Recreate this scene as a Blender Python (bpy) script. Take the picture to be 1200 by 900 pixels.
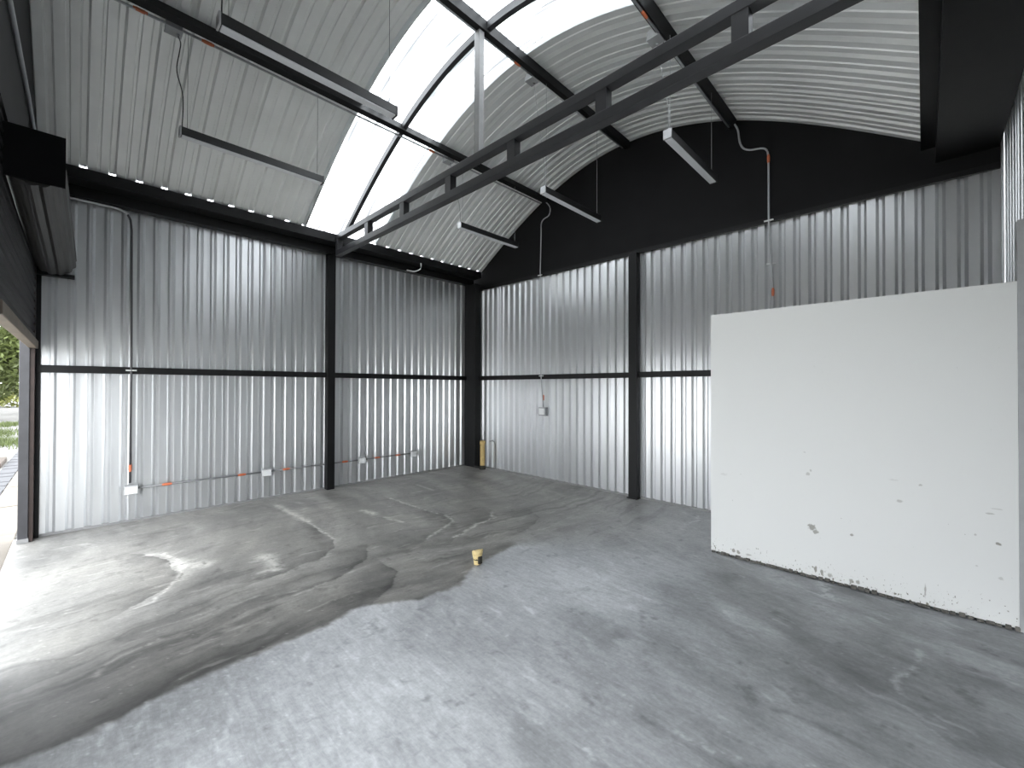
import bpy, bmesh, math, random
import numpy as np
from mathutils import Matrix, Vector

for o in list(bpy.data.objects):
    bpy.data.objects.remove(o, do_unlink=True)
S = bpy.context.scene
COL = S.collection
random.seed(7)

# ------------------------------------------------------------------ camera
cam_data = bpy.data.cameras.new('camera')
cam_data.sensor_fit = 'HORIZONTAL'
cam_data.sensor_width = 36.0
cam_data.lens = 496.2 / 1200 * 36.0
cam_data.clip_start = 0.02
cam_data.clip_end = 500
cam = bpy.data.objects.new('camera', cam_data)
COL.objects.link(cam)
YAW, PIT, ROL = (math.radians(a) for a in (44.227, .463, -.156))
_W = Matrix(((math.cos(YAW), math.sin(YAW), 0), (0, 0, 1), (-math.sin(YAW), math.cos(YAW), 0)))
_RX = Matrix(((1, 0, 0), (0, math.cos(PIT), -math.sin(PIT)), (0, math.sin(PIT), math.cos(PIT))))
_RZ = Matrix(((math.cos(ROL), -math.sin(ROL), 0), (math.sin(ROL), math.cos(ROL), 0), (0, 0, 1)))
_M = _RZ @ _RX @ _W
rot = Matrix((_M[0], _M[1], -_M[2])).transposed()
cam.matrix_world = Matrix.Translation((0, 0, 1.5)) @ rot.to_4x4()
S.camera = cam

# ------------------------------------------------------------------ world, exposure
SKY = 1.0
world = bpy.data.worlds.new('overcast_sky')
S.world = world
world.use_nodes = True
wn = world.node_tree.nodes
bg = wn['Background']
bg.inputs['Color'].default_value = (0.93, 0.965, 1.0, 1)
bg.inputs['Strength'].default_value = SKY
S.view_settings.view_transform = 'Standard'
S.view_settings.look = 'None'
S.view_settings.gamma = 1.0
S.view_settings.use_curve_mapping = False
S.view_settings.exposure = 3.0
S.cycles.max_bounces = 16
S.cycles.diffuse_bounces = 8
S.cycles.glossy_bounces = 6
S.cycles.transmission_bounces = 8

# ------------------------------------------------------------------ materials
def srgb(r, g=None, b=None):
    if g is None:
        g = b = r
    f = lambda c: c / 12.92 if c <= .04045 else ((c + .055) / 1.055) ** 2.4
    return (f(r), f(g), f(b), 1)

def new_mat(name):
    m = bpy.data.materials.new(name)
    m.use_nodes = True
    nt = m.node_tree
    return m, nt, nt.nodes['Principled BSDF']

def node(nt, typ, **kw):
    n = nt.nodes.new(typ)
    for k, v in kw.items():
        if k in n.inputs:
            n.inputs[k].default_value = v
        else:
            setattr(n, k, v)
    return n

def simple(name, col, rough=.5, metal=0., var=.12, scale=14., bump=.0, stretch=(1, 1, 1), spec=.5, each=0):
    """Principled with a noise-driven variation of the colour and optional fine bump."""
    m, nt, p = new_mat(name)
    L = nt.links.new
    tc = node(nt, 'ShaderNodeTexCoord')
    mp = node(nt, 'ShaderNodeMapping')
    mp.inputs['Scale'].default_value = stretch
    nz = node(nt, 'ShaderNodeTexNoise', Scale=scale, Detail=5.0, Roughness=.6)
    L(tc.outputs['Object'], mp.inputs['Vector'])
    L(mp.outputs[0], nz.inputs['Vector'])
    mr = node(nt, 'ShaderNodeMapRange')
    mr.inputs['From Min'].default_value = .3
    mr.inputs['From Max'].default_value = .7
    mr.inputs['To Min'].default_value = 1 - var
    mr.inputs['To Max'].default_value = 1 + var
    L(nz.outputs['Fac'], mr.inputs['Value'])
    mx = node(nt, 'ShaderNodeVectorMath', operation='SCALE')
    mx.inputs[0].default_value = col[:3]
    L(mr.outputs[0], mx.inputs['Scale'])
    if each:                                  # sheets differ a little from one another
        oi = node(nt, 'ShaderNodeObjectInfo')
        m2 = node(nt, 'ShaderNodeMapRange')
        m2.inputs['To Min'].default_value = 1 - each
        m2.inputs['To Max'].default_value = 1 + each
        L(oi.outputs['Random'], m2.inputs['Value'])
        x2 = node(nt, 'ShaderNodeVectorMath', operation='SCALE')
        L(mx.outputs[0], x2.inputs[0]); L(m2.outputs[0], x2.inputs['Scale'])
        mx = x2
    L(mx.outputs[0], p.inputs['Base Color'])
    p.inputs['Roughness'].default_value = rough
    p.inputs['Metallic'].default_value = metal
    p.inputs['Specular IOR Level'].default_value = spec
    if bump:
        b = node(nt, 'ShaderNodeBump', Strength=bump, Distance=.01)
        L(nz.outputs['Fac'], b.inputs['Height'])
        L(b.outputs[0], p.inputs['Normal'])
    return m

M_WALL = simple('galvanised_sheet', (.63, .64, .65, 1), .30, .80, .05, 3.0, .0, (1, 1, .25), each=.08)
M_ROOF = simple('roof_sheet_grey', (.84, .85, .84, 1), .42, .34, .05, 2.0, .0, spec=.3, each=.05)
M_BLACK = simple('black_paint', (.0045, .0045, .005, 1), .5, 0, .2, 8, spec=.3)
M_GABLE = simple('black_gable_paint', (.0045, .0045, .005, 1), .65, 0, .25, 3, spec=.22)
M_TRUSS = simple('charcoal_paint', (.028, .028, .031, 1), .4, 0, .12, 10)
M_GREYPAINT = simple('grey_primer', (.22, .22, .22, 1), .5, 0, .1, 10)
M_WHITE = None
M_BOX = simple('grey_plastic_box', (.33, .335, .34, 1), .45, 0, .05, 20)
M_PLATE = simple('white_faceplate', (.74, .75, .75, 1), .35, 0, .02, 20)
M_PIPE = simple('galvanised_conduit', (.20, .205, .21, 1), .5, .2, .08, 20)
M_PIPED = simple('dark_conduit', (.07, .07, .075, 1), .5, .1, .1, 20)
M_PIPEW = simple('pale_flexible_conduit', (.40, .41, .42, 1), .45, .2, .08, 20)
M_ORANGE = simple('orange_coupling', (.55, .15, .065, 1), .5, 0, .08, 30)
M_CORD = simple('black_cord', (.02, .02, .022, 1), .5, 0, .1, 30)
M_LAMP = simple('lamp_housing_black', (.012, .012, .013, 1), .4, 0, .1, 20)
M_LAMPG = simple('lamp_end_grey', (.42, .42, .43, 1), .4, .3, .1, 20)
M_DIFF = simple('frosted_diffuser', (.62, .63, .65, 1), .5, 0, .03, 20)
M_YELLOW = simple('aged_yellow_pipe', srgb(.72, .62, .40), .5, 0, .15, 25)
M_CREAM = simple('cream_pipe', srgb(.80, .72, .52), .55, 0, .2, 60)
M_DARKHOLE = simple('dark_inside', (.02, .018, .012, 1), .8)
M_SLAT = simple('dark_shutter_slat', (.0045, .0045, .005, 1), .5, .0, .15, 10, spec=.12)
M_PLATEBLACK = simple('matt_black_plate', (.0035, .0035, .004, 1), .7, 0, .1, 10, spec=.1)
M_ROLL = simple('dull_grey_shutter_roll', (.030, .029, .027, 1), .45, .3, .2, 6, 0, (.2, 1, 1))
M_RAIL = simple('weathered_tan_rail', (.14, .112, .085, 1), .6, 0, .2, 18, .1, (.3, 1, 1))
M_JAMB = simple('grey_jamb_paint', (.042, .042, .047, 1), .38, .1, .2, 9)
M_FRONT = simple('dark_front_gable', (.017, .017, .018, 1), .6, 0, .2, 4, spec=.2)
M_GUIDE = simple('rusty_dark_guide', (.030, .018, .015, 1), .5, .2, .3, 12)
M_SLAB = simple('tan_path_concrete', (.125, .108, .088, 1), .8, 0, .08, 6, .1)
M_PAVER = simple('grey_paver', (.045, .045, .05, 1), .8, 0, .2, 5, .1)
M_GRAVEL = simple('pale_gravel', srgb(.84, .83, .80), .9, 0, .3, 40, .6)
M_GRASS = simple('grass_blades', (.065, .085, .022, 1), .7, 0, .35, 2)
M_LEAF = simple('tree_leaves', (.075, .095, .024, 1), .6, 0, .5, .9)
M_LEAF2 = simple('yellow_green_leaves', (.17, .18, .05, 1), .6, 0, .4, .9)
M_BARK = simple('bark', srgb(.33, .28, .23), .9, 0, .3, 8, .3)
M_WOOD = simple('brown_plank', (.04, .026, .016, 1), .8, 0, .2, 12, .2)

def skylight_mat():
    m, nt, p = new_mat('translucent_white_sheet')
    L = nt.links.new
    nt.nodes.remove(p)
    out = nt.nodes['Material Output']
    tr = node(nt, 'ShaderNodeBsdfTranslucent')
    df = node(nt, 'ShaderNodeBsdfDiffuse')
    df.inputs['Color'].default_value = (.85, .87, .88, 1)
    tc = node(nt, 'ShaderNodeTexCoord')
    mp = node(nt, 'ShaderNodeMapping')
    mp.inputs['Scale'].default_value = (.12, 4, .12)
    nz = node(nt, 'ShaderNodeTexNoise', Scale=6.0, Detail=3.0)
    L(tc.outputs['Object'], mp.inputs['Vector'])
    L(mp.outputs[0], nz.inputs['Vector'])
    cr = node(nt, 'ShaderNodeValToRGB')
    cr.color_ramp.elements[0].position = .36
    cr.color_ramp.elements[0].color = (.13, .134, .136, 1)
    cr.color_ramp.elements[1].position = .47
    cr.color_ramp.elements[1].color = (.90, .92, .93, 1)
    L(nz.outputs['Fac'], cr.inputs['Fac'])
    L(cr.outputs['Color'], tr.inputs['Color'])
    mx = node(nt, 'ShaderNodeMixShader')
    mx.inputs[0].default_value = .10
    L(tr.outputs[0], mx.inputs[1])
    L(df.outputs[0], mx.inputs[2])
    L(mx.outputs[0], out.inputs['Surface'])
    return m
M_SKY = skylight_mat()

def partition_mat():
    """White paint: scuffs and splashes sit near the foot of the wall."""
    m, nt, p = new_mat('scuffed_white_paint')
    L = nt.links.new
    tc = node(nt, 'ShaderNodeTexCoord')
    sep = node(nt, 'ShaderNodeSeparateXYZ')
    L(tc.outputs['Object'], sep.inputs[0])
    mr = node(nt, 'ShaderNodeMapRange')          # 1 at the foot, 0 above .35 m
    mr.inputs['From Min'].default_value = .0
    mr.inputs['From Max'].default_value = .22
    mr.inputs['To Min'].default_value = .17
    mr.inputs['To Max'].default_value = .0
    L(sep.outputs['Z'], mr.inputs['Value'])
    mp = node(nt, 'ShaderNodeMapping')
    mp.inputs['Scale'].default_value = (1, 1, .75)
    L(tc.outputs['Object'], mp.inputs['Vector'])
    nz = node(nt, 'ShaderNodeTexNoise', Scale=60.0, Detail=4.0, Roughness=.55)
    L(mp.outputs[0], nz.inputs['Vector'])
    big = node(nt, 'ShaderNodeTexNoise', Scale=6.0, Detail=2.0)
    L(tc.outputs['Object'], big.inputs['Vector'])
    bm_ = node(nt, 'ShaderNodeMath', operation='MULTIPLY_ADD')
    bm_.inputs[1].default_value = .25
    L(big.outputs['Fac'], bm_.inputs[0])
    L(nz.outputs['Fac'], bm_.inputs[2])
    ad = node(nt, 'ShaderNodeMath', operation='ADD')
    L(bm_.outputs[0], ad.inputs[0])
    L(mr.outputs[0], ad.inputs[1])
    cr = node(nt, 'ShaderNodeValToRGB')
    cr.color_ramp.elements[0].position = .86
    cr.color_ramp.elements[0].color = (0, 0, 0, 1)
    cr.color_ramp.elements[1].position = .93
    cr.color_ramp.elements[1].color = (1, 1, 1, 1)
    L(ad.outputs[0], cr.inputs['Fac'])
    # hand-placed marks: (x, z, radius x, radius z, strength) in the wall's own plane
    fac = cr.outputs['Color']
    for (x, z, rx, rz, s) in SCUFFS:
        sx = node(nt, 'ShaderNodeMath', operation='SUBTRACT'); sx.inputs[1].default_value = x
        sz = node(nt, 'ShaderNodeMath', operation='SUBTRACT'); sz.inputs[1].default_value = z
        L(sep.outputs['X'], sx.inputs[0]); L(sep.outputs['Z'], sz.inputs[0])
        cv = node(nt, 'ShaderNodeCombineXYZ')
        dx = node(nt, 'ShaderNodeMath', operation='DIVIDE'); dx.inputs[1].default_value = rx
        dz = node(nt, 'ShaderNodeMath', operation='DIVIDE'); dz.inputs[1].default_value = rz
        L(sx.outputs[0], dx.inputs[0]); L(sz.outputs[0], dz.inputs[0])
        L(dx.outputs[0], cv.inputs['X']); L(dz.outputs[0], cv.inputs['Z'])
        ln = node(nt, 'ShaderNodeVectorMath', operation='LENGTH')
        L(cv.outputs[0], ln.inputs[0])
        nn = node(nt, 'ShaderNodeMath', operation='MULTIPLY_ADD'); nn.inputs[1].default_value = 1.6; nn.inputs[2].default_value = -.8
        L(nz.outputs['Fac'], nn.inputs[0])
        sm = node(nt, 'ShaderNodeMath', operation='SUBTRACT')
        L(ln.outputs['Value'], sm.inputs[0]); L(nn.outputs[0], sm.inputs[1])
        r2 = node(nt, 'ShaderNodeMapRange')
        r2.inputs['From Min'].default_value = .6; r2.inputs['From Max'].default_value = 1.0
        r2.inputs['To Min'].default_value = s; r2.inputs['To Max'].default_value = 0
        L(sm.outputs[0], r2.inputs['Value'])
        mxm = node(nt, 'ShaderNodeMath', operation='MAXIMUM')
        L(fac, mxm.inputs[0]); L(r2.outputs[0], mxm.inputs[1])
        fac = mxm.outputs[0]
    mix = node(nt, 'ShaderNodeMix', data_type='RGBA')
    mix.inputs[6].default_value = (.66, .665, .652, 1)
    mix.inputs[7].default_value = (.17, .16, .13, 1)
    L(fac, mix.inputs[0])
    L(mix.outputs[2], p.inputs['Base Color'])
    p.inputs['Roughness'].default_value = .55
    return m
SCUFFS = [(-.645, .395, .030, .026, .75), (-.62, .365, .022, .02, .7), (-.395, .395, .013, .011, .7), (-.69, .985, .008, .008, .25), (-.67, .815, .016, .016, .4), (-.65, .845, .008, .01, .4),
          (-.13, .70, .020, .012, .4), (-.02, .83, .012, .008, .45), (-.16, .845, .03, .008, .15), (.30, .70, .022, .006, .4), (.33, .735, .03, .005, .25), (.335, .515, .015, .010, .8), (.345, .3, .012, .012, .3),
          (.235, .55, .008, .008, .4), (.24, .35, .008, .008, .3), (-1.22, .055, .016, .022, .8), (-1.18, .05, .016, .022, .8), (-.62, .07, .012, .03, .85), (-.58, .06, .012, .028, .8), (-.53, .05, .02, .02, .6), (-.40, .045, .016, .02, .7), (-.36, .05, .014, .016, .7),
          (-1.30, .72, .03, .015, .14), (.0, .11, .006, .05, .6), (-1.1, .05, .03, .01, .5)]
M_WHITE = partition_mat()

def floor_mat():
    m, nt, p = new_mat('bare_concrete_floor')
    L = nt.links.new
    at = node(nt, 'ShaderNodeAttribute', attribute_name='stain')
    tc = node(nt, 'ShaderNodeTexCoord')
    n1 = node(nt, 'ShaderNodeTexNoise', Scale=55.0, Detail=6.0, Roughness=.65)
    L(tc.outputs['Object'], n1.inputs['Vector'])
    def streak(rot, sc):
        mp = node(nt, 'ShaderNodeMapping')
        mp.inputs['Rotation'].default_value = (0, 0, math.radians(rot))
        mp.inputs['Scale'].default_value = sc
        L(tc.outputs['Object'], mp.inputs['Vector'])
        n = node(nt, 'ShaderNodeTexNoise', Scale=7.0, Detail=8.0, Roughness=.68, Distortion=.5)
        L(mp.outputs[0], n.inputs['Vector'])
        return n
    na = streak(4, (6.0, .8, 1)); nb = streak(22, (.9, 4.5, 1))
    n2 = node(nt, 'ShaderNodeMix', data_type='FLOAT')
    L(at.outputs['Alpha'], n2.inputs[0]); L(na.outputs['Fac'], n2.inputs[2]); L(nb.outputs['Fac'], n2.inputs[3])
    def rng(src, lo, hi):
        mr = node(nt, 'ShaderNodeMapRange')
        mr.inputs['From Min'].default_value = .28
        mr.inputs['From Max'].default_value = .72
        mr.inputs['To Min'].default_value = lo
        mr.inputs['To Max'].default_value = hi
        L(src, mr.inputs['Value'])
        return mr.outputs[0]
    a = rng(n1.outputs['Fac'], .86, 1.14)
    b = rng(n2.outputs[0], .79, 1.21)
    mu = node(nt, 'ShaderNodeMath', operation='MULTIPLY')
    L(a, mu.inputs[0]); L(b, mu.inputs[1])
    sc = node(nt, 'ShaderNodeVectorMath', operation='SCALE')
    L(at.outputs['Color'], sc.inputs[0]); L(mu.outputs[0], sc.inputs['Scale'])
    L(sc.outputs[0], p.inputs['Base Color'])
    rr = rng(n2.outputs[0], .40, .60)
    L(rr, p.inputs['Roughness'])
    bp = node(nt, 'ShaderNodeBump', Strength=.25, Distance=.006)
    ad = node(nt, 'ShaderNodeMath', operation='MULTIPLY_ADD'); ad.inputs[1].default_value = .3
    L(n1.outputs['Fac'], ad.inputs[0]); L(n2.outputs[0], ad.inputs[2])
    L(ad.outputs[0], bp.inputs['Height'])
    L(bp.outputs[0], p.inputs['Normal'])
    return m
M_FLOOR = floor_mat()

# ------------------------------------------------------------------ mesh helpers
def obj(name, bm, mat, parent=None, kind=None, label=None, cat=None, group=None, smooth=False, loc=None):
    if isinstance(bm, bmesh.types.BMesh):
        bmesh.ops.recalc_face_normals(bm, faces=bm.faces)
        me = bpy.data.meshes.new(name)
        bm.to_mesh(me)
        bm.free()
    else:
        me = bm
    if not me.materials:
        me.materials.append(mat)
    if smooth:
        me.polygons.foreach_set('use_smooth', [True] * len(me.polygons))
    o = bpy.data.objects.new(name, me)
    COL.objects.link(o)
    if loc is not None:
        o.location = loc
    if parent is not None:
        o.parent = parent
    return tag(o, label, cat, group, kind)

def tag(o, label=None, cat=None, group=None, kind=None):
    for k, v in (('label', label), ('category', cat), ('group', group), ('kind', kind)):
        if v:
            o[k] = v
    return o

def empty(name, loc=(0, 0, 0), label=None, cat=None, group=None, kind=None):
    o = bpy.data.objects.new(name, None)
    o.empty_display_size = .1
    COL.objects.link(o)
    o.location = loc
    return tag(o, label, cat, group, kind)

def box(bm, x0, x1, y0, y1, z0, z1, bevel=0):
    r = bmesh.ops.create_cube(bm, size=1)
    for v in r['verts']:
        v.co = Vector(((x0 + x1) / 2 + v.co.x * (x1 - x0), (y0 + y1) / 2 + v.co.y * (y1 - y0), (z0 + z1) / 2 + v.co.z * (z1 - z0)))
    if bevel:
        es = list({e for v in r['verts'] for e in v.link_edges})
        bmesh.ops.bevel(bm, geom=es, offset=bevel, segments=2, affect='EDGES', profile=.5)
    return bm

def boxm(x0, x1, y0, y1, z0, z1, bevel=0):
    return box(bmesh.new(), x0, x1, y0, y1, z0, z1, bevel)

def smooth_path(pts, sub=5):
    """Catmull-Rom through the points."""
    P = [Vector(p) for p in pts]
    if len(P) < 3:
        return P
    Q = [P[0] * 2 - P[1]] + P + [P[-1] * 2 - P[-2]]
    out = []
    for i in range(1, len(Q) - 2):
        a, b, c, d = Q[i - 1], Q[i], Q[i + 1], Q[i + 2]
        for k in range(sub):
            t = k / sub
            out.append(.5 * ((2 * b) + (c - a) * t + (2 * a - 5 * b + 4 * c - d) * t * t + (3 * b - a - 3 * c + d) * t ** 3))
    out.append(P[-1])
    return out

def tube(bm, pts, r, n=8, cap=True):
    P = [Vector(p) for p in pts]
    rings = []
    for i, p in enumerate(P):
        if i == 0: d = P[1] - P[0]
        elif i == len(P) - 1: d = P[-1] - P[-2]
        else: d = (P[i + 1] - P[i]).normalized() + (P[i] - P[i - 1]).normalized()
        d.normalize()
        up = Vector((0, 0, 1)) if abs(d.z) < .95 else Vector((0, 1, 0))
        u = d.cross(up).normalized(); w = d.cross(u)
        rr = r[i] if isinstance(r, (list, tuple)) else r
        rings.append([bm.verts.new(p + (u * math.cos(2 * math.pi * k / n) + w * math.sin(2 * math.pi * k / n)) * rr) for k in range(n)])
    for a, b in zip(rings, rings[1:]):
        for k in range(n):
            bm.faces.new((a[k], a[(k + 1) % n], b[(k + 1) % n], b[k]))
    if cap:
        bm.faces.new(rings[0]); bm.faces.new(rings[-1])
    return bm

def tubem(pts, r, n=8, cap=True):
    return tube(bmesh.new(), pts, r, n, cap)

# ------------------------------------------------------------------ dimensions
XL, XR, YB, YF = -6.33, .46, 5.355, -.30      # inner faces of the walls
RX, RZ, RA, RB = -2.97, 4.925, .1585, .0027   # arched roof: z = RZ - RA d^2 + RB d^4
def arch(x):
    d = x - RX
    return RZ - RA * d * d + RB * d ** 4
def aslope(x):
    d = x - RX
    return -2 * RA * d + 4 * RB * d ** 3

# ------------------------------------------------------------------ floor
PL = {
'W1':[(-4.958,0.433),(-4.9,0.544),(-4.676,0.606),(-4.421,0.613)],
'W1b':[(-4.548,0.607),(-4.433,0.671),(-4.363,0.765)],
'W1c':[(-4.359,0.604),(-4.157,0.545),(-3.998,0.47),(-3.886,0.387),(-3.833,0.293)],
'W2':[(-4.196,1.158),(-4.072,1.177),(-3.887,1.162)],
'W2b':[(-3.842,1.024),(-3.864,1.092),(-3.783,1.195)],
'W3':[(-5.886,1.775),(-5.45,1.793),(-4.935,1.802)],
'W3b':[(-4.935,1.802),(-4.54,1.796),(-4.195,1.784)],
'W4':[(-4.894,2.444),(-4.676,2.463)],
'W4b':[(-4.47,2.482),(-4.153,2.534)],
'W5':[(-5.223,2.962),(-4.692,2.96),(-4.283,3.0),(-3.999,3.04),(-3.787,2.939),(-3.691,2.75),(-3.541,2.43)],
'W6':[(-3.744,3.484),(-3.562,3.382),(-3.517,3.082),(-3.425,2.825),(-3.36,2.609)],
'W7':[(-0.574,4.034),(-0.486,3.767)],
'W9':[(-5.592,3.662),(-5.163,3.63)],
'W10':[(-0.023,3.404),(-0.022,3.275),(-0.065,3.124),(-0.119,2.941),(-0.071,2.835)],
'W11':[(-3.261,1.106),(-3.281,1.213),(-3.288,1.341)],
'W12':[(-3.088,0.073),(-3.194,0.141),(-3.225,0.249),(-3.254,0.345)],
'W13':[(-1.448,2.671),(-1.343,2.651),(-1.269,2.621)],
'W14':[(-0.756,1.843),(-0.652,1.853),(-0.563,1.883)],
'W15':[(-1.022,1.491),(-0.947,1.452)],
'W16':[(-1.88,4.703),(-1.852,4.898),(-1.912,5.109)],
'W17':[(-2.061,2.939),(-1.888,2.929),(-1.616,2.852),(-1.348,2.851)],
'B':[(-2.5,-1.5),(-2.577,-0.317),(-2.618,-0.2),(-2.608,-0.063),(-2.599,0.063),(-2.629,0.175),(-2.679,0.335),(-2.695,0.458),(-2.713,0.655),(-2.688,0.711),(-2.707,0.943),(-2.689,1.115),(-2.772,1.291),(-2.764,1.409),(-2.573,1.696),(-2.531,2.048),(-2.704,2.305),(-2.763,2.626),(-2.8,3.0),(-2.667,3.294),(-2.465,3.666),(-2.3,6.5)],
'D1':[(-4.958,0.433),(-4.729,0.554),(-4.379,0.585),(-4.108,0.534),(-3.97,0.443),(-3.863,0.295)],
'D2':[(-4.648,1.803),(-4.171,1.774),(-3.993,1.699),(-3.788,1.456),(-3.682,1.183),(-3.716,0.979)],
'D3':[(-3.672,1.869),(-3.516,1.75),(-3.378,1.571),(-3.245,1.249),(-3.286,1.028)],
'D4':[(-3.229,1.834),(-3.057,1.821),(-2.887,1.677),(-2.744,1.461)],
'D5':[(-3.379,3.846),(-3.176,3.764),(-3.041,3.393),(-2.989,3.077)],
'D6':[(-4.29,2.943),(-3.693,2.866),(-3.521,2.417),(-3.542,2.144)],
'D7':[(-1.515,2.452),(-1.329,2.297),(-1.123,2.268),(-0.816,2.32),(-0.611,2.306)],
'D8':[(-0.974,1.798),(-0.747,1.821),(-0.556,1.862),(-0.442,1.894)],
'D9':[(-0.544,2.332),(-0.345,2.345),(-0.195,2.331),(-0.086,2.295)],
'D10':[(-5.306,0.402),(-5.657,0.545),(-5.619,0.691)],
}
def vnoise(x, y, seed):
    rs = np.random.RandomState(seed)
    T = rs.rand(256, 256)
    xi = np.floor(x).astype(int); yi = np.floor(y).astype(int)
    fx = x - xi; fy = y - yi
    fx = fx * fx * (3 - 2 * fx); fy = fy * fy * (3 - 2 * fy)
    g = lambda a, b: T[a % 256, b % 256]
    return (g(xi, yi) * (1 - fx) + g(xi + 1, yi) * fx) * (1 - fy) + (g(xi, yi + 1) * (1 - fx) + g(xi + 1, yi + 1) * fx) * fy
def fbm(x, y, seed, oct=5, gain=.55):
    s = 0; a = 1; t = 0
    for i in range(oct):
        s = s + a * vnoise(x * 2 ** i, y * 2 ** i, seed + i); t += a; a *= gain
    return s / t
def dist_poly(px, py, pl):
    d = np.full(px.shape, 1e9)
    for (ax, ay), (bx, by) in zip(pl, pl[1:]):
        vx, vy = bx - ax, by - ay
        t = np.clip(((px - ax) * vx + (py - ay) * vy) / (vx * vx + vy * vy), 0, 1)
        d = np.minimum(d, np.hypot(px - ax - t * vx, py - ay - t * vy))
    return d

def signed_poly(px, py, pl):
    """Distance to the line and the side: +1 on the right hand of its direction."""
    d = np.full(px.shape, 1e9); sg = np.zeros(px.shape)
    for (ax, ay), (bx, by) in zip(pl, pl[1:]):
        vx, vy = bx - ax, by - ay
        t = np.clip(((px - ax) * vx + (py - ay) * vy) / (vx * vx + vy * vy), 0, 1)
        e = np.hypot(px - ax - t * vx, py - ay - t * vy)
        m = e < d
        d = np.where(m, e, d)
        sg = np.where(m, np.sign(vy * (px - ax) - vx * (py - ay)), sg)
    return d, sg

def make_floor():
    x0, x1, y0, y1, st = XL - .03, XR + .02, -.42, YB + .03, .010
    nx = int((x1 - x0) / st) + 1; ny = int((y1 - y0) / st) + 1
    gx, gy = np.meshgrid(np.linspace(x0, x1, nx), np.linspace(y0, y1, ny))
    X = gx.ravel(); Y = gy.ravel()
    wx = X + .07 * (fbm(X * 4, Y * 4, 3) - .5) * 2; wy = Y + .07 * (fbm(X * 4, Y * 4, 17) - .5) * 2
    fx = X + .03 * (fbm(X * 14, Y * 14, 5) - .5) * 2; fy = Y + .03 * (fbm(X * 14, Y * 14, 29) - .5) * 2
    b = np.array(PL['B'])
    xb = np.interp(fy, b[:, 1], b[:, 0])
    side = fx - xb                       # >0 : newer, bluish pour
    soft = np.clip((Y - 2.9) / 1.2, 0, 1) * .5 + .008
    R = 1 / (1 + np.exp(-np.clip(side / soft, -30, 30)))
    # trowel streaks: along the joint on the older pour, in long slanting arcs on the newer one
    bend = .25 * np.sin(Y * 1.1) + .35 * (fbm(X * .7, Y * .7, 7) - .5)
    sl = fbm((wx + bend) * 6.5, wy * 1.2, 41, 6, .62)
    sw = fbm(wx * 1.1, (wy + .3 * np.sin(wx * 1.4)) * 5.0, 47, 6, .6)       # lobes that lick out from the left wall
    ca, sa = math.cos(math.radians(-22)), math.sin(math.radians(-22))
    u = wx * ca + wy * sa + .2 * (fbm(X, Y, 9) - .5); v = -wx * sa + wy * ca + .25 * (fbm(X * .8, Y * .8, 11) - .5)
    sr = fbm(u * 1.1, v * 6.0, 57, 6, .62)
    c1 = fbm(wx * 1.1, wy * 1.1, 71, 5); c2 = fbm(wx * 2.6, wy * 2.6, 83, 6, .62)
    fine = fbm(X * 34, Y * 34, 163, 3, .7)
    far = np.clip((-3.4 - X) / 1.2, 0, 1)
    left = .185 + .035 * far + .24 * (sl - .5) * (1 - far) + .20 * (sw - .5) * (.35 + .65 * far) + .13 * (c2 - .5)
    right = .375 + .26 * (c1 - .5) + .22 * (sr - .5) * np.clip((X + 2.6) / 1.2, .25, 1) + .20 * (c2 - .5)
    right = right - .14 * np.clip((X + 1.9) / 1.6, 0, 1) - .02 * np.clip((Y - 2.6) / 1.5, 0, 1)
    # worn, exposed grit on the newer pour plus painted-in shade towards the threshold
    worn_shade = np.exp(-(np.clip(side, 0, 9) / (.65 + .5 * c1)) ** 1.3) * np.clip((1.3 - Y) / .9, 0, 1)
    right = right * (1 - .45 * worn_shade) + .10 * worn_shade * (fine - .5)
    tone = left * (1 - R) + right * R
    nb = .5 + fbm(X * 5, Y * 5, 91)
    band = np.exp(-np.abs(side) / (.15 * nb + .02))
    wide = np.exp(-(np.abs(side) / (.70 * nb + .05)) ** 1.4) * np.clip((2.2 - Y) / 2.0, 0, 1)  # broad shade towards joint and door, put into the older pour's tone
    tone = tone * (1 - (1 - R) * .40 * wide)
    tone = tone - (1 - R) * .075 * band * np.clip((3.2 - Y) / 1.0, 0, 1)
    cr = R * np.exp(-np.abs(side) / .035) * np.clip((2.9 - Y) / .6, 0, 1) * np.clip((fbm(X * 30, Y * 30, 101, 3) - .42) * 8, 0, 1)
    tone = tone + .10 * cr * (.2 + 1.2 * np.exp(-((Y - 1.25) / .45) ** 2))
    nf = np.clip((fbm(X * 9, Y * 9, 111, 4) - .30) * 3, 0, 1)
    def dark(k, w, a):
        nonlocal tone
        d = dist_poly(wx, wy, PL[k]); tone = tone * (1 - a * nf * np.exp(-(d / w) ** 1.1))
    def lip(k, ao, wo, ai, wi):
        """Edge of a lobe: damp and dark inside, a pale bloom just outside."""
        nonlocal tone
        d, sg = signed_poly(wx, wy, PL[k])
        out = np.exp(-d / wo) * np.clip(-sg, 0, 1) * (.5 + nf); ins = np.exp(-d / wi) * np.clip(sg, 0, 1) * (.5 + .7 * nf)
        tone = tone * (1 - ai * ins) + ao * out
    lip('D1', .10, .12, .38, .10); lip('D2', .075, .14, .40, .12); lip('D3', .05, .10, .45, .10); lip('D4', .05, .12, .48, .12)
    lip('W5', .035, .10, .25, .10); lip('W6', .03, .10, .25, .10); lip('W3', .03, .12, .22, .16); lip('D5', .03, .10, .22, .12); lip('W4b', .02, .10, .22, .12)
    ln = np.clip((fbm((wx + bend) * 15, wy * 1.3, 191, 4) - .60) * 8, 0, 1) * (1 - R) * (1 - .6 * far)
    tone = tone * (1 - .38 * ln)
    dark('D3', .03, .35); dark('D4', .03, .4); dark('D5', .06, .3)
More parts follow.
